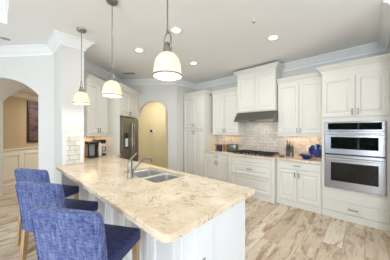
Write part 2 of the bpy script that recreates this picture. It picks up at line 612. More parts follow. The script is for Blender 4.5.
# ------------------------------------------------------------------ cabinets
DOOR = [(0, 0), (0, 0.018), (0.004, 0.022), (0.055, 0.022), (0.061, 0.008), (0.074, 0.005), (0.104, 0.016)]
SLAB = [(0, 0), (0, 0.016), (0.006, 0.021), (0.020, 0.021), (0.023, 0.018)]

def bar_v(x, z, L=0.10):
    m = MB()
    m.box(x - 0.007, x + 0.007, -0.052, -0.040, z - L / 2, z + L / 2, 0.003)
    for s in (-1, 1):
        m.box(x - 0.005, x + 0.005, -0.042, -0.018, z + s * L * 0.36 - 0.005, z + s * L * 0.36 + 0.005)
    return m

def bar_h(x, z, L=0.12):
    m = MB()
    m.box(x - L / 2, x + L / 2, -0.052, -0.040, z - 0.007, z + 0.007, 0.003)
    for s in (-1, 1):
        m.box(x + s * L * 0.36 - 0.005, x + s * L * 0.36 + 0.005, -0.042, -0.018, z - 0.005, z + 0.005)
    return m

def add_door(root, x0, x1, z0, z1, hx=None, hz=None, y=0.0, mat='cab'):
    d = MB().panel(x0, x1, z0, z1, 0.0, DOOR).obj('door', M[mat], root)
    d.location.y = y
    if hx is not None:
        bar_v(hx, hz).obj('handle', M['nickel'], d)
    return d

def add_drawer(root, x0, x1, z0, z1, handle=True, y=0.0, mat='cab', name='drawer', prof=None):
    d = MB().panel(x0, x1, z0, z1, 0.0, prof or (SLAB if z1 - z0 < 0.2 else DOOR)).obj(name, M[mat], root)
    d.location.y = y
    if handle:
        bar_h((x0 + x1) / 2, (z0 + z1) / 2).obj('handle', M['nickel'], d)
    return d

CABCR = [(0, 0), (0.012, 0.0), (0.014, 0.03), (0.03, 0.045), (0.062, 0.085), (0.068, 0.09), (0.08, 0.092), (0.08, 0.112), (0, 0.112)]
def add_crown(root, pts, z):
    MB().sweep(pts, [(o, z + zz) for o, zz in CABCR]).obj('crown', M['cab'], root)

G = 0.007
YF = 3.83
UF = 4.11      # front plane of the upper cabinets
# --- oven tower
ox0, ox1 = -0.545, 0.268
W_ = ox1 - ox0
ov = thing('oven_cabinet', 'tall cream cabinet at the right end of the range wall holding the wall oven', 'cabinet', (ox0, YF, 0))
d_ = YW - YF - 0.003
b = MB()
b.box(0, 0.02, 0, d_, 0, 2.45)
b.box(W_ - 0.02, W_, 0, d_, 0, 2.45)
b.box(0.02, W_ - 0.02, d_ - 0.02, d_, 0, 2.45)
b.box(0.02, W_ - 0.02, 0, d_ - 0.02, 1.605, 2.45)
b.box(0.02, W_ - 0.02, 0, d_ - 0.02, 0, 0.497)
b.box(0.02, 0.036, 0, 0.05, 0.497, 1.605)
b.box(W_ - 0.036, W_ - 0.02, 0, 0.05, 0.497, 1.605)
b.obj('body', M['cab'], ov)
xm = 0.435
add_door(ov, 0.012, xm - G / 2, 1.685, 2.335, xm - 0.035, 1.76)
add_door(ov, xm + G / 2, W_ - 0.004, 1.685, 2.335, xm + 0.035, 1.76)
add_drawer(ov, 0.03, W_ - 0.01, 0.30, 0.47, False, name='panel', prof=[(0, 0), (0, 0.006), (0.004, 0.008)])
add_drawer(ov, 0.012, W_ - 0.004, 0.115, 0.285)
MB().box(0, W_, -0.012, 0, 0, 0.105, 0.003).obj('base_board', M['cab'], ov)
add_crown(ov, [(W_, 0), (0, 0), (0, 0.20)][::-1][::-1], 2.44)
# --- right upper cabinet
def upper(label, x0, x1, yf, z0, z1, xm, zc, ret, hz, rail=True):
    w = x1 - x0
    t = thing('upper_cabinet', label, 'cabinet', (x0, yf, 0))
    dd = YW - yf - 0.003
    m = MB().box(0, w, 0, dd, z0, zc + 0.005)
    m.obj('body', M['cab'], t)
    add_door(t, 0.012, xm - G / 2, z0 + 0.02, z1, (xm - 0.032) if hz else None, hz)
    add_door(t, xm + G / 2, w - 0.012, z0 + 0.02, z1, (xm + 0.032) if hz else None, hz)
    if rail:
        MB().box(0, w, -0.014, 0.012, z0 - 0.035, z0 + 0.012, 0.004).box(0, 0.016, 0.012, dd - 0.02, z0 - 0.035, z0).box(w - 0.016, w, 0.012, dd - 0.02, z0 - 0.035, z0).obj('light_rail', M['cab'], t)
    pts = [(w, 0), (0, 0)]
    if 'r' in ret:
        pts = [(w, dd - 0.02)] + pts
    if 'l' in ret:
        pts = pts + [(0, dd - 0.02)]
    add_crown(t, pts, zc)
    return t
upC = upper('cream double door upper cabinet between the hood and the oven tower', -1.375, -0.552, UF, 1.375, 2.415, 0.41, 2.44, '', 1.46)
upA = upper('cream double door upper cabinet between the pantry and the hood', -3.15, -2.325, UF, 1.375, 2.415, 0.41, 2.44, '', 1.46)
upB = upper('tallest cream upper cabinet rising nearly to the ceiling above the range hood', -2.315, -1.39, 4.025, 1.89, 2.755, 0.47, 2.785, 'lr', None, False)

# --- pantry
px0, px1 = -4.03, -3.215
pw = px1 - px0
pt = thing('pantry_cabinet', 'tall cream pantry cabinet with four doors beside the arched opening', 'cabinet', (px0, YF, 0))
MB().box(0, pw, 0, YW - YF - 0.003, 0, 2.45).obj('body', M['cab'], pt)
pm = 0.425
for z0, z1, hz in ((0.12, 1.495, 1.40), (1.515, 2.40, 1.61)):
    add_door(pt, 0.03, pm - G / 2, z0, z1, pm - 0.035, hz)
    add_door(pt, pm + G / 2, pw - 0.012, z0, z1, pm + 0.035, hz)
MB().box(0, pw, -0.012, 0, 0, 0.105, 0.003).obj('base_board', M['cab'], pt)
add_crown(pt, [(pw, 0.195), (pw, 0), (0, 0)], 2.44)

# --- base cabinets
def base(label, x0, x1, yf):
    w = x1 - x0
    t = thing('base_cabinet', label, 'cabinet', (x0, yf, 0))
    MB().box(0, w, 0, YW - yf - 0.003, 0, 0.872).obj('body', M['cab'], t)
    MB().box(0, w, -0.012, 0, 0, 0.105, 0.003).obj('base_board', M['cab'], t)
    return t, w
bA, w = base('cream base cabinet with one drawer beside the tall pantry', -3.21, -2.375, YF)
add_drawer(bA, 0.02, w - 0.02, 0.725, 0.862)
add_door(bA, 0.02, w / 2 - G / 2, 0.12, 0.705, w / 2 - 0.035, 0.62)
add_door(bA, w / 2 + G / 2, w - 0.02, 0.12, 0.705, w / 2 + 0.035, 0.62)
bC, w = base('white base cabinet with one drawer left of the oven tower', -1.31, -0.55, YF)
add_drawer(bC, 0.02, w - 0.012, 0.725, 0.862)
add_door(bC, 0.02, w / 2 - G / 2, 0.12, 0.705, w / 2 - 0.035, 0.62)
add_door(bC, w / 2 + G / 2, w - 0.012, 0.12, 0.705, w / 2 + 0.035, 0.62)
bB, w = base('white drawer cabinet standing proud under the gas cooktop', -2.37, -1.315, 3.745)
add_drawer(bB, 0.065, w - 0.065, 0.775, 0.865, False, name='panel')
add_drawer(bB, 0.065, w - 0.065, 0.475, 0.760, True)
add_drawer(bB, 0.065, w - 0.065, 0.12, 0.460, False)
for x0 in (0.0, w - 0.058):
    MB().box(x0, x0 + 0.058, -0.028, 0, 0.0, 0.872, 0.004).box(x0 - 0.0, x0 + 0.058, -0.036, -0.02, 0, 0.11, 0.003).obj('pilaster', M['cab'], bB)

# --- range countertop
pts = [(-3.215, YW - 0.003), (-3.215, 3.79), (-2.40, 3.79), (-2.40, 3.70), (-1.285, 3.70), (-1.285, 3.79), (-0.548, 3.79), (-0.548, YW - 0.003)]
ct = tag(MB().poly(pts, 0.874, 0.914, 0.006).obj('countertop', M['granite']), 'cream granite countertop along the range wall under the hood', 'countertop')
# backsplash tiles
struct(MB().box(-3.21, -0.55, YW - 0.012, YW - 0.001, 0.915, 1.372).box(-2.32, -1.38, YW - 0.012, YW - 0.001, 1.372, 1.90).obj('wall_tile_back', M['tile']))
sty = MB().box(-3.47, -3.458, 0.665, 0.965, 0.915, 1.385)
struct(sty.obj('wall_tile_stub', M['tile_stub']))
fr = MB()
for y0, y1, z0, z1 in ((0.665, 0.965, 1.36, 1.39), (0.665, 0.72, 0.915, 1.37), (0.91, 0.965, 0.915, 1.37)):
    fr.box(-3.46, -3.452, y0, y1, z0, z1, 0.003)
struct(fr.obj('trim_7', M['paper']))
dt = uwbox(MB(), -2.75, -2.738, 3.40, 4.08, 0.915, 1.372)
struct(dt.obj('wall_tile_coffee', M['tile']))

# --- peninsula
pn = thing('peninsula_cabinet', 'white panelled peninsula base under the granite breakfast bar', 'cabinet', (-0.82, 0.87, 0))
def L(x, y):
    return (x + 0.82, y - 0.87)
body = [L(-0.84, 0.90), L(-0.84, 1.60), L(-3.90, 1.60), L(*uw(-2.16, 4.075)), L(*uw(-2.748, 4.075)), L(-4.25, 0.975), L(-3.465, 0.975), L(-3.465, 0.90)]
hole = round_rect(-2.41 + 0.82, -1.56 + 0.82, 1.08 - 0.87, 1.585 - 0.87, 0.03)
MB().slab_holes(body[::-1], [hole], 0, 0.872, 0.0001).obj('body', M['pen'], pn)
m = MB()
m.box(-2.64, -0.02, 0.012, 0.032, 0, 0.872)
m.obj('front_board', M['pen'], pn)
for k in range(6):
    x0 = -2.60 + k * 0.42
    MB().panel(x0, x0 + 0.39, 0.14, 0.85, 0.014, DOOR).obj('front_panel', M['pen'], pn)
MB().box(-2.64, 0.0, -0.004, 0.014, 0, 0.12, 0.004).obj('base_board', M['pen'], pn)
# end face towards +X: wide panel and a proud pilaster with an outlet
MB().box(-0.022, 0.0, 0.19, 0.70, 0, 0.872, 0.002).obj('end_panel', M['pen'], pn)
pil = MB().box(-0.12, 0.018, -0.005, 0.185, 0, 0.872, 0.003)
pil.box(-0.12, 0.026, -0.013, 0.19, 0, 0.12, 0.003).box(-0.12, 0.026, -0.013, 0.19, 0.80, 0.872, 0.003)
pil.obj('pilaster', M['pen'], pn)
ol = MB().box(0.017, 0.024, 0.035, 0.108, 0.50, 0.62, 0.002).obj('outlet_plate', M['white_plastic'], pn, 'white outlet plate')
MB().box(0.023, 0.026, 0.055, 0.088, 0.515, 0.552, 0.002).box(0.023, 0.026, 0.055, 0.088, 0.568, 0.605, 0.002).obj('socket', M['grey_plastic'], ol)

def rc(cx, cy, r, a0, a1, n=6):
    return [(cx + r * math.cos(R(a0 + (a1 - a0) * k / n)), cy + r * math.sin(R(a0 + (a1 - a0) * k / n))) for k in range(n + 1)]
top = rc(-0.748 - 0.06, 0.585 + 0.06, 0.06, -90, 0) + rc(-0.75 - 0.03, 1.65 - 0.03, 0.03, 0, 90, 4)
top += [(-3.956, 1.65), uw(-2.10, 4.075), uw(-2.746, 4.075), (-4.246, 0.975), (-3.452, 0.975), (-3.452, 0.585)]
SX0, SX1, SY0, SY1 = -2.38, -1.59, 1.11, 1.555
shole = round_rect(SX0, SX1, SY0, SY1, 0.05)
tag(MB().slab_holes(top, [shole], 0.874, 0.914, 0.006).obj('countertop', M['granite']), 'long cream granite breakfast bar top on the peninsula, with the sink cut in', 'countertop')
# sink
sk = thing('sink', 'stainless double bowl sink set into the peninsula top', 'sink', ((SX0 + SX1) / 2, (SY0 + SY1) / 2, 0.66))
hw, hd = (SX1 - SX0) / 2 - 0.004, (SY1 - SY0) / 2 - 0.004
for x0, x1 in ((-hw, -0.018), (0.018, hw)):
    m = MB()
    rings = []
    for ins, z, r in ((0, 0.225, 0.045), (0.012, 0.215, 0.045), (0.02, 0.05, 0.05), (0.05, 0.02, 0.05)):
        rings.append([(x, y, z) for x, y in round_rect(x0 + ins, x1 - ins, -hd + ins, hd - ins, r)])
    m.loops(rings, False, True)
    bo = m.obj('bowl', M['sink'], sk, smooth=40)
    MB().lathe([(0.04, 0.021), (0.04, 0.024), (0.03, 0.022), (0.0, 0.020)], 16, ((x0 + x1) / 2, 0, 0), caps=False).obj('drain', M['nickel'], bo)
m = MB()
m.box(-0.022, 0.022, -hd, hd, 0.205, 0.226, 0.005)
m.obj('divider', M['sink'], sk)
# faucet
fc = thing('faucet', 'brushed nickel kitchen faucet standing on the stool side of the sink', 'faucet', (-2.0, 1.035, 0.914), R(0))
MB().lathe([(0.038, 0), (0.038, 0.008), (0.033, 0.014), (0.031, 0.06), (0.028, 0.15), (0.024, 0.19), (0.016, 0.205), (0.0, 0.208)], 20).obj('body', M['nickel'], fc, smooth=40)
sp = []
for k in range(13):
    t = k / 12
    sp.append((0, 0.02 + 0.26 * t, 0.05 + 0.15 * math.sin(min(1, t * 1.1) * math.pi * 0.60)))
MB().tube(sp, [0.015 - 0.004 * (k / 12) for k in range(13)], 10).obj('spout', M['nickel'], fc, smooth=50)
e = sp[-1]
MB().tube([(0, e[1] - 0.012, e[2] + 0.008), (0, e[1] + 0.015, e[2] - 0.02), (0, e[1] + 0.022, e[2] - 0.045)], [0.013, 0.017, 0.015], 10).obj('spray_head', M['nickel'], fc, smooth=50)
MB().tube([(0, -0.005, 0.195), (0, 0.025, 0.225), (0, 0.075, 0.268), (0, 0.09, 0.275)], [0.012, 0.011, 0.008, 0.006], 8).obj('lever', M['nickel'], fc, smooth=50)

# --- cabinets on the slanted fridge wall (local x along the wall, -y into the room)
RW = A + R(90)
def on_fridge_wall(w, u, z=0):
    x, y = uw(u, w)
    return (x, y, z)
t = thing('upper_cabinet', 'cream upper cabinet over the coffee corner behind the far pendants', 'cabinet', on_fridge_wall(3.34, -2.42), RW)
uw_w = 4.075 - 3.34
MB().box(0, uw_w, 0, 0.327, 1.375, 2.445).obj('body', M['cab'], t)
add_door(t, -0.0 + 0.01, uw_w / 2 - G / 2, 1.395, 2.415, uw_w / 2 - 0.035, 1.46)
add_door(t, uw_w / 2 + G / 2, uw_w - 0.01, 1.395, 2.415, uw_w / 2 + 0.035, 1.46)
MB().box(0, uw_w, -0.014, 0.012, 1.34, 1.387, 0.004).obj('light_rail', M['cab'], t)
add_crown(t, [(uw_w, 0), (0, 0)], 2.44)
fs = thing('fridge_surround', 'tall cream surround with cupboards above the steel fridge', 'cabinet', on_fridge_wall(4.08, -2.13), RW)
fw = AW - 4.08 - 0.004
FD = 0.617
m = MB().box(0, 0.025, 0, FD, 0, 2.445).box(fw - 0.16, fw, 0, FD, 0, 2.445).box(0.025, fw - 0.16, 0.01, FD, 1.81, 2.445)
m.obj('body', M['cab'], fs)
f0, f1 = 0.03, fw - 0.165
add_door(fs, f0, (f0 + f1) / 2 - G / 2, 1.83, 2.40, (f0 + f1) / 2 - 0.035, 1.90, 0.01)
add_door(fs, (f0 + f1) / 2 + G / 2, f1, 1.83, 2.40, (f0 + f1) / 2 + 0.035, 1.90, 0.01)
add_crown(fs, [(fw, 0), (0, 0), (0, 0.205)], 2.44)
# fridge
fg = thing('refrigerator', 'stainless french door refrigerator beside the arched opening', 'refrigerator', on_fridge_wall(4.115, -2.10), RW)
gw = f1 - f0 - 0.015
MB().box(0, gw, 0.03, 0.60, 0.02, 1.78, 0.006).obj('body', M['steel'], fg)
for x0, x1, hx in ((0.003, gw / 2 - 0.003, gw / 2 - 0.05), (gw / 2 + 0.003, gw - 0.003, gw / 2 + 0.05)):
    dd = MB().box(x0, x1, -0.03, 0.03, 0.66, 1.775, 0.008, 2).obj('door', M['steel'], fg)
    MB().tube([(hx, -0.03, 0.80), (hx, -0.075, 0.83), (hx, -0.075, 1.60), (hx, -0.03, 1.63)], 0.012, 8).obj('handle', M['steel_h'], dd, smooth=50)
    if x0 < 0.1:
        di = MB().box(0.10, 0.30, -0.034, -0.028, 1.02, 1.40, 0.003).obj('dispenser', M['black'], dd)
        MB().box(0.13, 0.27, -0.038, -0.032, 1.06, 1.26, 0.003).obj('dispenser_tray', M['white_plastic'], di)
fz = MB().box(0.003, gw - 0.003, -0.03, 0.03, 0.06, 0.65, 0.008, 2).obj('freezer_drawer', M['steel'], fg)
MB().tube([(0.08, -0.03, 0.55), (0.10, -0.075, 0.55), (gw - 0.10, -0.075, 0.55), (gw - 0.08, -0.03, 0.55)], 0.012, 8).obj('handle', M['steel_h'], fz, smooth=50)

# ------------------------------------------------------------------ appliances on the range wall
hd_ = thing('range_hood', 'low stainless steel range hood under the tallest upper cabinet', 'hood', (-2.312, 4.437, 1.668))
hwid = 0.932
prof = [(0, 0.0), (-0.575, 0.0), (-0.575, 0.03), (-0.418, 0.22), (0, 0.22)]
m = MB().loops([[(x, y, z) for y, z in prof] for x in (0, hwid)])
m.obj('canopy', M['hood_steel'], hd_)
MB().box(0.03, hwid - 0.03, -0.53, -0.05, -0.006, 0.001).obj('filter', M['nickel'], hd_)
MB().box(hwid / 2 - 0.08, hwid / 2 + 0.08, -0.58, -0.574, 0.008, 0.022, 0.002).obj('control_strip', M['black'], hd_)
light('hood_lamp', 'AREA', (hwid / 2, -0.25, -0.012), 1.2, (1, 0.92, 0.8), (0, 0, 0), 0.3, 0.1, hd_)

ck = thing('cooktop', 'black gas cooktop with cast iron grates under the steel hood', 'cooktop', (-1.855, 4.05, 0.914))
MB().box(-0.455, 0.455, -0.27, 0.25, 0, 0.012, 0.004).obj('plate', M['steel_h'], ck)
for gx in (-0.30, 0.0, 0.30):
    m = MB()
    for yy in (-0.24, -0.12, 0.0, 0.12, 0.22):
        m.box(gx - 0.14, gx + 0.14, yy - 0.007, yy + 0.007, 0.036, 0.052)
    for xx in (-0.135, 0.0, 0.135):
        m.box(gx + xx - 0.007, gx + xx + 0.007, -0.24, 0.22, 0.034, 0.05)
    for xx in (-0.135, 0.135):
        for yy in (-0.235, 0.215):
            m.box(gx + xx - 0.008, gx + xx + 0.008, yy - 0.008, yy + 0.008, 0.011, 0.045)
    m.obj('grate', M['iron'], ck)
for bx_, by_ in ((-0.30, -0.12), (-0.30, 0.12), (0.0, 0.0), (0.30, -0.12), (0.30, 0.12)):
    MB().lathe([(0.05, 0.011), (0.05, 0.024), (0.03, 0.03), (0.0, 0.031)], 16, (bx_, by_, 0)).obj('burner', M['black'], ck)
for k in range(5):
    MB().lathe([(0.018, 0.011), (0.018, 0.03), (0.012, 0.036), (0, 0.036)], 12, (-0.16 + 0.08 * k, -0.252, 0)).obj('knob', M['nickel'], ck)

wo_ = thing('wall_oven', 'stainless steel microwave and oven stack built into the tall cabinet', 'oven', (-0.502, YF, 0.5))
OW = 0.728
MB().box(0.005, OW - 0.005, 0.0, 0.52, 0.004, 1.096).obj('housing', M['steel_h'], wo_)
MB().box(0, OW, -0.022, 0.0, 0.955, 1.10, 0.003).obj('control_panel', M['steel_h'], wo_)
pz = [o for o in COL.objects if o.name.startswith('control_panel')][0]
MB().box(0.045, OW - 0.04, -0.026, -0.021, 0.975, 1.085, 0.002).obj('display', M['display'], pz)
ud = MB().box(0, OW, -0.03, 0.0, 0.575, 0.948, 0.004).obj('oven_door', M['steel_h'], wo_)
MB().box(0.085, OW - 0.075, -0.034, -0.029, 0.66, 0.855, 0.003).obj('window', M['display'], ud)
def ohandle(z):
    return MB().tube([(0.03, -0.078, z), (OW - 0.03, -0.078, z)], 0.014, 10).box(0.05, 0.075, -0.07, -0.028, z - 0.01, z + 0.01).box(OW - 0.075, OW - 0.05, -0.07, -0.028, z - 0.01, z + 0.01)
ohandle(0.905).obj('handle', M['bright'], ud, smooth=40)
ld = MB().box(0, OW, -0.03, 0.0, 0.004, 0.558, 0.004).obj('oven_door', M['steel_h'], wo_)
MB().box(0.085, OW - 0.075, -0.034, -0.029, 0.13, 0.435, 0.003).obj('window', M['glass_black'], ld)
ohandle(0.50).obj('handle', M['bright'], ld, smooth=40)
MB().box(0, OW, -0.012, 0.0, 0.558, 0.575).obj('gap_trim', M['black'], wo_)

# ------------------------------------------------------------------ pendants
PZ = 1.865
pd = thing('pendant_light', 'lit opal glass pendant hanging nearest, over the sink end of the bar', 'pendant lamp', (-1.06, 0.84, PZ), 0, 'pendants over the breakfast bar')
out = [(0.106, 0.0), (0.105, 0.012), (0.102, 0.03), (0.099, 0.06), (0.094, 0.09), (0.085, 0.12), (0.068, 0.147), (0.048, 0.163), (0.030, 0.170)]
inn = [(max(0.02, r - 0.004), z) for r, z in out][::-1]
MB().lathe(out + inn + [out[0]], 40, caps=False).obj('shade', M['shade'], pd, smooth=50)
MB().lathe([(0.104, -0.004), (0.1095, -0.004), (0.1095, 0.008), (0.104, 0.008), (0.104, -0.004)], 40, caps=False).obj('rim_band', M['nickel'], pd, smooth=40)
MB().lathe([(0.034, 0.166), (0.036, 0.172), (0.033, 0.182), (0.033, 0.206), (0.026, 0.212), (0.024, 0.236), (0.016, 0.245), (0.0, 0.246)], 20).obj('socket_cap', M['nickel'], pd, smooth=40)
yk = MB()
for s in (-1, 1):
    yk.tube([(s * 0.03, 0, 0.195), (s * 0.040, 0, 0.20), (s * 0.040, 0, 0.27), (s * 0.034, 0, 0.30), (s * 0.018, 0, 0.318), (0, 0, 0.322)], 0.0055, 8)
yk.lathe([(0.010, 0.315), (0.012, 0.322), (0.010, 0.335), (0.0065, 0.34)], 12)
yk.obj('yoke', M['nickel'], pd, smooth=50)
MB().tube([(0, 0, 0.33), (0, 0, H - PZ - 0.01)], 0.0055, 8).obj('rod', M['nickel'], pd, smooth=50)
MB().lathe([(0.0, H - PZ - 0.03), (0.05, H - PZ - 0.028), (0.062, H - PZ - 0.016), (0.064, H - PZ), (0, H - PZ)], 24).obj('canopy', M['nickel'], pd, smooth=40)
MB().lathe([(0.0, 0.055), (0.02, 0.06), (0.03, 0.08), (0.026, 0.105), (0.014, 0.13), (0.013, 0.165)], 16).obj('bulb', M['bulb'], pd, smooth=60)
light('pendant_bulb_light', 'POINT', (0, 0, 0.035), 4, WARM, size=0.03, parent=pd)
for x, y, lab in ((-2.11, 0.875, 'lit opal glass pendant hanging midway over the bar, middle of the three'), (-3.05, 0.82, 'lit opal glass pendant in front of the white stub wall, farthest of the three')):
    c = copy_tree(pd)
    c.location = (x, y, 1.86)
    c['label'] = lab

# ------------------------------------------------------------------ ceiling fittings
rl = thing('recessed_light', 'lit recessed ceiling light just right of the nearest pendant rod', 'ceiling light', (-2.04, 1.78, H), 0, 'recessed ceiling lights')
MB().lathe([(0.062, -0.001), (0.088, -0.001), (0.088, -0.006), (0.064, -0.008), (0.062, -0.001)], 32, caps=False).obj('trim_ring', M['trim'], rl, smooth=40)
MB().lathe([(0.0, -0.003), (0.063, -0.003), (0.063, -0.0055), (0.0, -0.0055)], 32).obj('lens', M['lens'], rl)
light('recessed_lamp', 'AREA', (0, 0, -0.014), CAN_ENERGY, WARM, size=0.12, parent=rl, shape='DISK')
for x, y, lab in ((-3.05, 1.76, 'lit recessed ceiling light between the middle and nearest pendants'),
                  (-4.60, 3.02, 'lit recessed ceiling light closest to the tall arched opening'),
                  (-2.76, 2.92, 'lit recessed ceiling light in front of the upper cabinet beside the pantry'),
                  (-1.07, 2.98, 'lit recessed ceiling light in front of the hood cabinet, rightmost of all')):
    c = copy_tree(rl)
    c.location = (x, y, H)
    c['label'] = lab
ul = thing('recessed_light', 'unlit recessed ceiling light above the left arched opening', 'ceiling light', (-4.25, 0.06, H), 0)
MB().lathe([(0.062, -0.001), (0.088, -0.001), (0.088, -0.006), (0.064, -0.008), (0.062, -0.001)], 32, caps=False).obj('trim_ring', M['trim'], ul, smooth=40)
MB().lathe([(0.0, -0.002), (0.063, -0.002), (0.063, -0.0045), (0.0, -0.0045)], 32).obj('lens', M['grey_plastic'], ul)
vt = thing('ceiling_vent', 'grey louvred air vent in the ceiling between the pendants and the arch', 'vent', (-4.47, 2.29, H), A)
MB().box(-0.17, 0.17, -0.09, 0.09, -0.008, -0.001, 0.002).obj('frame', M['trim'], vt)
m = MB()
for k in range(6):
    m.box(-0.15, 0.15, -0.07 + k * 0.026, -0.058 + k * 0.026, -0.014, -0.007)
m.obj('louvre', M['grey_plastic'], vt)
spk = thing('sprinkler', 'small sprinkler head on the ceiling near the tallest cabinet', 'sprinkler', (-1.09, 2.33, H))
MB().lathe([(0.03, -0.001), (0.03, -0.006), (0.012, -0.008), (0.012, -0.03), (0.0, -0.03)], 16).obj('escutcheon', M['white_plastic'], spk)
MB().lathe([(0.0, -0.036), (0.018, -0.036), (0.018, -0.033), (0.006, -0.03), (0, -0.03)], 12).obj('deflector', M['nickel'], spk)

# under-cabinet lights
def strip(label, x0, x1, y, z, rz, energy, L0):
    t = thing('under_cabinet_light', label, 'light strip', (x0, y, z), rz)
    MB().box(0, L0, -0.02, 0.02, -0.012, 0, 0.002).obj('housing', M['white_plastic'], t)
    MB().box(0.02, L0 - 0.02, -0.012, 0.012, -0.014, -0.012).obj('diffuser', M['led'], t)
    light('strip_lamp', 'AREA', (L0 / 2, 0, -0.018), energy, (1.0, 0.62, 0.32), (0, 0, 0), L0 - 0.1, 0.03, t)
strip('warm light strip under the upper cabinet beside the oven tower', -1.33, 0, YW - 0.16, 1.374, 0, 1.5, 0.74)
strip('warm light strip under the upper cabinet beside the pantry', -3.08, 0, YW - 0.16, 1.374, 0, 0.8, 0.68)
sx, sy = uw(-2.58, 3.45)
strip('warm light strip under the upper cabinet over the coffee corner', sx, 0, sy, 1.374, RW, 1.6, 0.55)

# added fill lights that brighten the two enclosed halls, without any fixture
light('far_hall_fill', 'AREA', uw(-2.0, 6.0) + (2.66,), 14, (1, 0.95, 0.86), (0, 0, 0), 0.3)
light('left_hall_fill', 'AREA', uw(-4.1, 5.2) + (2.40,), 24, (1, 0.94, 0.84), (0, 0, 0), 0.3)

# ------------------------------------------------------------------ things on the counters
def cyl(m, r, z0, z1, n=20, c=(0, 0, 0)):
    return m.lathe([(r, z0), (r, z1)], n, c)

CT = 0.914
# outlets on the backsplash
for x, z, lab in ((-0.86, 1.075, 'white outlet plate on the tile beside the blue plate'), (-2.86, 1.10, 'white outlet plate on the tile above the toaster')):
    o = thing('outlet', lab, 'outlet', (x, YW - 0.0125, z))
    MB().box(-0.036, 0.036, -0.006, 0, -0.06, 0.06, 0.002).obj('plate', M['white_plastic'], o)
    for dz in (-0.025, 0.025):
        MB().box(-0.016, 0.016, -0.009, -0.005, dz - 0.017, dz + 0.017, 0.002).obj('socket', M['grey_plastic'], o)

# knife block
kb = thing('knife_block', 'dark knife block with black handled knives beside the cooktop', 'knife block', (-1.17, 4.22, CT), R(12))
m = MB().loops([[(-0.07, -0.08, 0), (0.07, -0.08, 0), (0.07, 0.07, 0), (-0.07, 0.07, 0)], [(-0.07, -0.075, 0.13), (0.07, -0.075, 0.13), (0.07, 0.07, 0.21), (-0.07, 0.07, 0.21)]])
m.obj('block', M['black'], kb)
for k, (kx, ky, ln) in enumerate(((-0.05, -0.05, 0.08), (-0.015, -0.04, 0.10), (0.02, -0.05, 0.07), (0.052, -0.045, 0.05), (-0.045, 0.03, 0.13), (0.0, 0.035, 0.10), (0.045, 0.035, 0.07))):
    zz = 0.155 + (ky + 0.075) * 0.5
    n_ = MB().box(kx - 0.008, kx + 0.008, ky - 0.012, ky + 0.012, zz - 0.03, zz + ln, 0.003).obj('knife_handle', M['black'], kb)
    MB().box(kx - 0.009, kx + 0.009, ky - 0.013, ky + 0.013, zz + ln - 0.02, zz + ln - 0.008).obj('rivet_band', M['steel'], n_)
# small bottle in front of the block
sb = thing('shaker', 'small pale grey shaker in front of the knife block', 'shaker', (-1.10, 4.05, CT))
cyl(MB(), 0.018, 0, 0.085, 16).obj('body', M['grey_plastic'], sb, smooth=40)
MB().lathe([(0.018, 0.085), (0.019, 0.10), (0.010, 0.108), (0, 0.108)], 16).obj('cap', M['steel'], sb, smooth=40)
# small round dish at the cooktop
ds = thing('small_dish', 'small dark blue dish on the counter beside the cooktop', 'dish', (-1.27, 4.02, CT))
MB().lathe([(0.03, 0), (0.055, 0.012), (0.062, 0.026), (0.057, 0.026), (0.05, 0.014), (0.0, 0.008)], 20, caps=False).obj('dish', M['cobalt_dark'], ds, smooth=40)
MB().lathe([(0.0, 0.010), (0.04, 0.011), (0.045, 0.018), (0.0, 0.022)], 16, caps=False).obj('sponge', M['paper'], ds, smooth=40)
# blue bowl
bl = tag(MB().lathe([(0.0, 0.0), (0.06, 0.0), (0.07, 0.008), (0.125, 0.07), (0.142, 0.082), (0.140, 0.088), (0.118, 0.078), (0.06, 0.018), (0.0, 0.014)], 8, caps=False).obj('bowl', M['cobalt'], smooth=30), 'wide angular cobalt blue bowl on the counter in front of the blue plate', 'bowl')
bl.location = (-0.82, 4.02, CT)
# blue plate leaning on the tile
pl = thing('display_plate', 'large round cobalt blue plate propped against the tile by the oven tower', 'plate', (-0.70, YW - 0.13, CT), R(8))
rot = Matrix.Translation((0, 0.0, 0.138)) @ Matrix.Rotation(R(76), 4, 'X')
MB().lathe([(0.0, 0.0), (0.07, 0.0), (0.09, 0.010), (0.134, 0.020), (0.134, 0.025), (0.088, 0.016), (0.07, 0.008), (0.0, 0.008)], 36, mat=rot, caps=False).obj('plate', M['cobalt'], pl, smooth=30)
MB().lathe([(0.062, 0.0095), (0.066, 0.012), (0.070, 0.0095)], 36, mat=rot, caps=False).obj('ring_pattern', M['cobalt_dark'], pl)
st_ = MB()
for s in (-0.06, 0.06):
    st_.tube([(s, -0.06, 0.02), (s, -0.055, 0.004), (s, 0.07, 0.004), (s, 0.055, 0.10)], 0.004, 6)
st_.tube([(-0.06, 0.06, 0.06), (0.06, 0.06, 0.06)], 0.004, 6)
st_.obj('easel', M['iron'], pl)
# toaster
ts = thing('toaster', 'brushed steel toaster on the counter left of the cooktop', 'toaster', (-2.50, 4.10, CT), R(6))
MB().box(-0.13, 0.13, -0.085, 0.085, 0.02, 0.195, 0.022, 3).obj('shell', M['steel'], ts, smooth=40)
MB().box(-0.132, 0.132, -0.087, 0.087, 0, 0.025, 0.006).obj('base', M['black'], ts)
MB().box(-0.11, 0.11, -0.045, -0.015, 0.194, 0.197).box(-0.11, 0.11, 0.015, 0.045, 0.194, 0.197).obj('slot', M['black'], ts)
lv = MB().box(0.129, 0.155, -0.02, 0.02, 0.11, 0.13, 0.004).obj('lever', M['black'], ts)
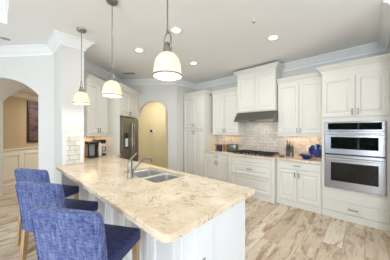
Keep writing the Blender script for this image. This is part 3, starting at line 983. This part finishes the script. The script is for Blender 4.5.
# blue pot in a wooden stand
ws = thing('wooden_stand', 'small brown wooden stand with a flat top board beside the pantry', 'stand', (-2.83, 4.04, CT), R(4))
MB().box(-0.14, 0.14, -0.09, 0.09, 0.150, 0.168, 0.004).obj('top_board', M['brown_wood'], ws)
for s in (-1, 1):
    MB().box(s * 0.105 - 0.012, s * 0.105 + 0.012, -0.075, 0.075, 0, 0.150).obj('leg', M['wood'], ws)
bp_ = tag(MB().lathe([(0.0, 0.0), (0.045, 0.0), (0.062, 0.03), (0.066, 0.08), (0.052, 0.12), (0.046, 0.138), (0.041, 0.138), (0.044, 0.12), (0.0, 0.05)], 24, caps=False).obj('jar', M['cobalt'], smooth=40), 'round cobalt blue jar standing inside the small wooden stand', 'jar')
bp_.location = (-2.83, 4.02, CT)

# coffee corner
def corner(u, w):
    x, y = uw(u, w)
    return (x, y, CT)
cm = thing('coffee_maker', 'black drip coffee maker with grey carafe in the coffee corner, right of the steel machine', 'coffee maker', corner(-2.46, 3.82), RW + R(-20))
MB().box(-0.085, 0.085, -0.12, 0.12, 0, 0.035, 0.008).obj('base', M['black'], cm)
MB().box(-0.085, 0.085, 0.03, 0.12, 0.035, 0.26, 0.008).obj('tower', M['black'], cm)
MB().box(-0.085, 0.085, -0.12, 0.12, 0.26, 0.345, 0.015, 2).obj('head', M['black'], cm)
ca = MB().lathe([(0.05, 0.037), (0.062, 0.06), (0.064, 0.13), (0.048, 0.19), (0.05, 0.205), (0, 0.206)], 20, (0, -0.04, 0)).obj('carafe', M['grey_plastic'], cm, smooth=40)
MB().tube([(0.062, -0.06, 0.18), (0.105, -0.075, 0.17), (0.10, -0.075, 0.10), (0.06, -0.06, 0.08)], 0.008, 8).obj('handle', M['black'], ca, smooth=50)
pm_ = thing('pod_machine', 'grey and black coffee machine against the stub wall, left of the drip coffee maker', 'coffee machine', corner(-2.42, 3.50), RW + R(-30))
MB().box(-0.08, 0.08, -0.13, 0.12, 0, 0.03, 0.008).obj('base', M['black'], pm_)
MB().box(-0.075, 0.075, -0.02, 0.12, 0.03, 0.27, 0.012, 2).obj('tank', M['grey_plastic'], pm_)
MB().box(-0.08, 0.08, -0.12, 0.12, 0.27, 0.325, 0.015, 2).obj('head', M['black'], pm_)
for s in (-0.066, 0.066):
    MB().box(s - 0.012, s + 0.012, -0.03, -0.015, 0.03, 0.27).obj('side_strip', M['black'], pm_)
ptw = thing('paper_towel_roll', 'white paper towel roll upright between the two coffee machines', 'paper towel', corner(-2.34, 3.66))
MB().lathe([(0.03, 0.012), (0.03, 0.27), (0.01, 0.27), (0.01, 0.30), (0, 0.305)], 20).obj('roll', M['paper'], ptw, smooth=40)
MB().lathe([(0.05, 0), (0.05, 0.012), (0, 0.012)], 20).obj('stand', M['nickel'], ptw, smooth=40)

# keypad on the far hall wall
kx, ky = uw(-2.22, 6.748)
kp = thing('keypad', 'small white keypad with a black screen on the yellow hall wall', 'keypad', (kx, ky, 1.43), A)
MB().box(-0.09, 0.11, -0.02, 0, -0.05, 0.05, 0.004).obj('case', M['white_plastic'], kp)
MB().box(-0.08, 0.01, -0.025, -0.018, -0.04, 0.045, 0.002).obj('screen', M['black'], kp)
# picture in the left hall
ax, ay = uw(HU, 4.52)
ar = thing('framed_picture', 'dark framed sunset seascape on the tan wall beyond the left arch', 'picture', (ax, ay, 1.70), RW + R(0))
MB().box(0, 0.75, -0.03, -0.002, -0.57, 0.57, 0.004).obj('frame', M['frame'], ar)
MB().box(0.035, 0.715, -0.034, -0.029, -0.535, 0.535).obj('canvas', M['print'], ar)

# ------------------------------------------------------------------ stools
def make_stool():
    t = thing('counter_stool', '', 'stool', (0, 0, 0), 0, 'blue stools at the breakfast bar')
    # front of the stool is +y
    MB().box(-0.245, 0.245, -0.21, 0.24, 0.555, 0.655, 0.022, 3).obj('seat', M['tweed_seat'], t, 'dark navy tweed seat', smooth=40)
    rings = []
    for z, y0, y1, hw_ in ((0.50, -0.215, -0.135, 0.240), (0.60, -0.222, -0.145, 0.242), (0.75, -0.238, -0.160, 0.245), (0.90, -0.262, -0.185, 0.248), (0.950, -0.272, -0.197, 0.247), (0.970, -0.274, -0.202, 0.240), (0.980, -0.268, -0.212, 0.224)):
        c = 0.016
        rings.append([(-hw_ + c, y0, z), (hw_ - c, y0, z), (hw_, y0 + c, z), (hw_, y1 - c, z), (hw_ - c, y1, z), (-hw_ + c, y1, z), (-hw_, y1 - c, z), (-hw_, y0 + c, z)])
    bk = MB().loops(rings).obj('backrest', M['tweed'], t, 'blue tweed upholstered backrest', smooth=35)
    pp = MB()
    pp.tube([(-0.224, -0.2735, 0.94), (0.224, -0.2735, 0.94)], 0.004, 6)
    for s in (-1, 1):
        pp.tube([(s * 0.224, -0.2735, 0.945), (s * 0.224, -0.264, 0.895), (s * 0.224, -0.24, 0.75), (s * 0.222, -0.224, 0.60), (s * 0.220, -0.217, 0.51)], 0.003, 6)
    pp.obj('piping', M['tweed'], bk)
    for sx_ in (-1, 1):
        for y0, y1 in ((0.205, 0.215), (-0.19, -0.235)):
            m = MB()
            xt, xb = sx_ * 0.212, sx_ * 0.218
            m.loops([[(xb - 0.015, y1 - 0.015, 0), (xb + 0.015, y1 - 0.015, 0), (xb + 0.015, y1 + 0.015, 0), (xb - 0.015, y1 + 0.015, 0)],
                     [(xt - 0.022, y0 - 0.022, 0.57), (xt + 0.022, y0 - 0.022, 0.57), (xt + 0.022, y0 + 0.022, 0.57), (xt - 0.022, y0 + 0.022, 0.57)]])
            m.obj('leg', M['wood'], t)
    MB().box(-0.21, 0.21, 0.200, 0.222, 0.19, 0.225).obj('footrest', M['wood'], t)
    for s in (-1, 1):
        MB().box(s * 0.215 - 0.01, s * 0.215 + 0.01, -0.21, 0.205, 0.26, 0.29).obj('stretcher', M['wood'], t)
    return t
stool = make_stool()
STOOLS = [(-1.335, 0.265, 30, 'blue tweed stool nearest the camera, overlapping the middle stool'),
          (-2.20, 0.235, 30, 'blue tweed stool in the middle of the three at the bar'),
          (-3.03, 0.255, 28, 'blue tweed stool farthest from the camera, next to the white stub wall')]
for k, (bx_, by_, th, lab) in enumerate(STOOLS):
    s_ = stool if k == 0 else copy_tree(stool)
    th = R(th)
    # (bx_, by_) is the top of the backrest; the stool's centre lies 0.245 in front of it
    s_.location = (bx_ - math.sin(th) * 0.245, by_ + math.cos(th) * 0.245, 0)
    s_.rotation_euler = (0, 0, th)
    s_['label'] = lab

# hedge in the garden behind the camera, mirrored in the oven glass
hg = MB()
nx, nz = 60, 10
grid = []
for i in range(nx + 1):
    row = []
    for j in range(nz + 1):
        x = -14 + 24 * i / nx
        z = 2.6 * j / nz
        row.append(hg.bm.verts.new((x, -9 + random.uniform(-0.35, 0.35), z + random.uniform(-0.1, 0.1))))
    grid.append(row)
back = [[hg.bm.verts.new((v.co.x, v.co.y - 1.0, v.co.z)) for v in (row[0], row[-1])] for row in grid]
for i in range(nx):
    for j in range(nz):
        hg.bm.faces.new((grid[i][j], grid[i + 1][j], grid[i + 1][j + 1], grid[i][j + 1]))
    hg.bm.faces.new((grid[i][nz], grid[i + 1][nz], back[i + 1][1], back[i][1]))
tag(hg.obj('hedge', M['hedge']), 'long green hedge in the garden behind the camera', 'hedge')
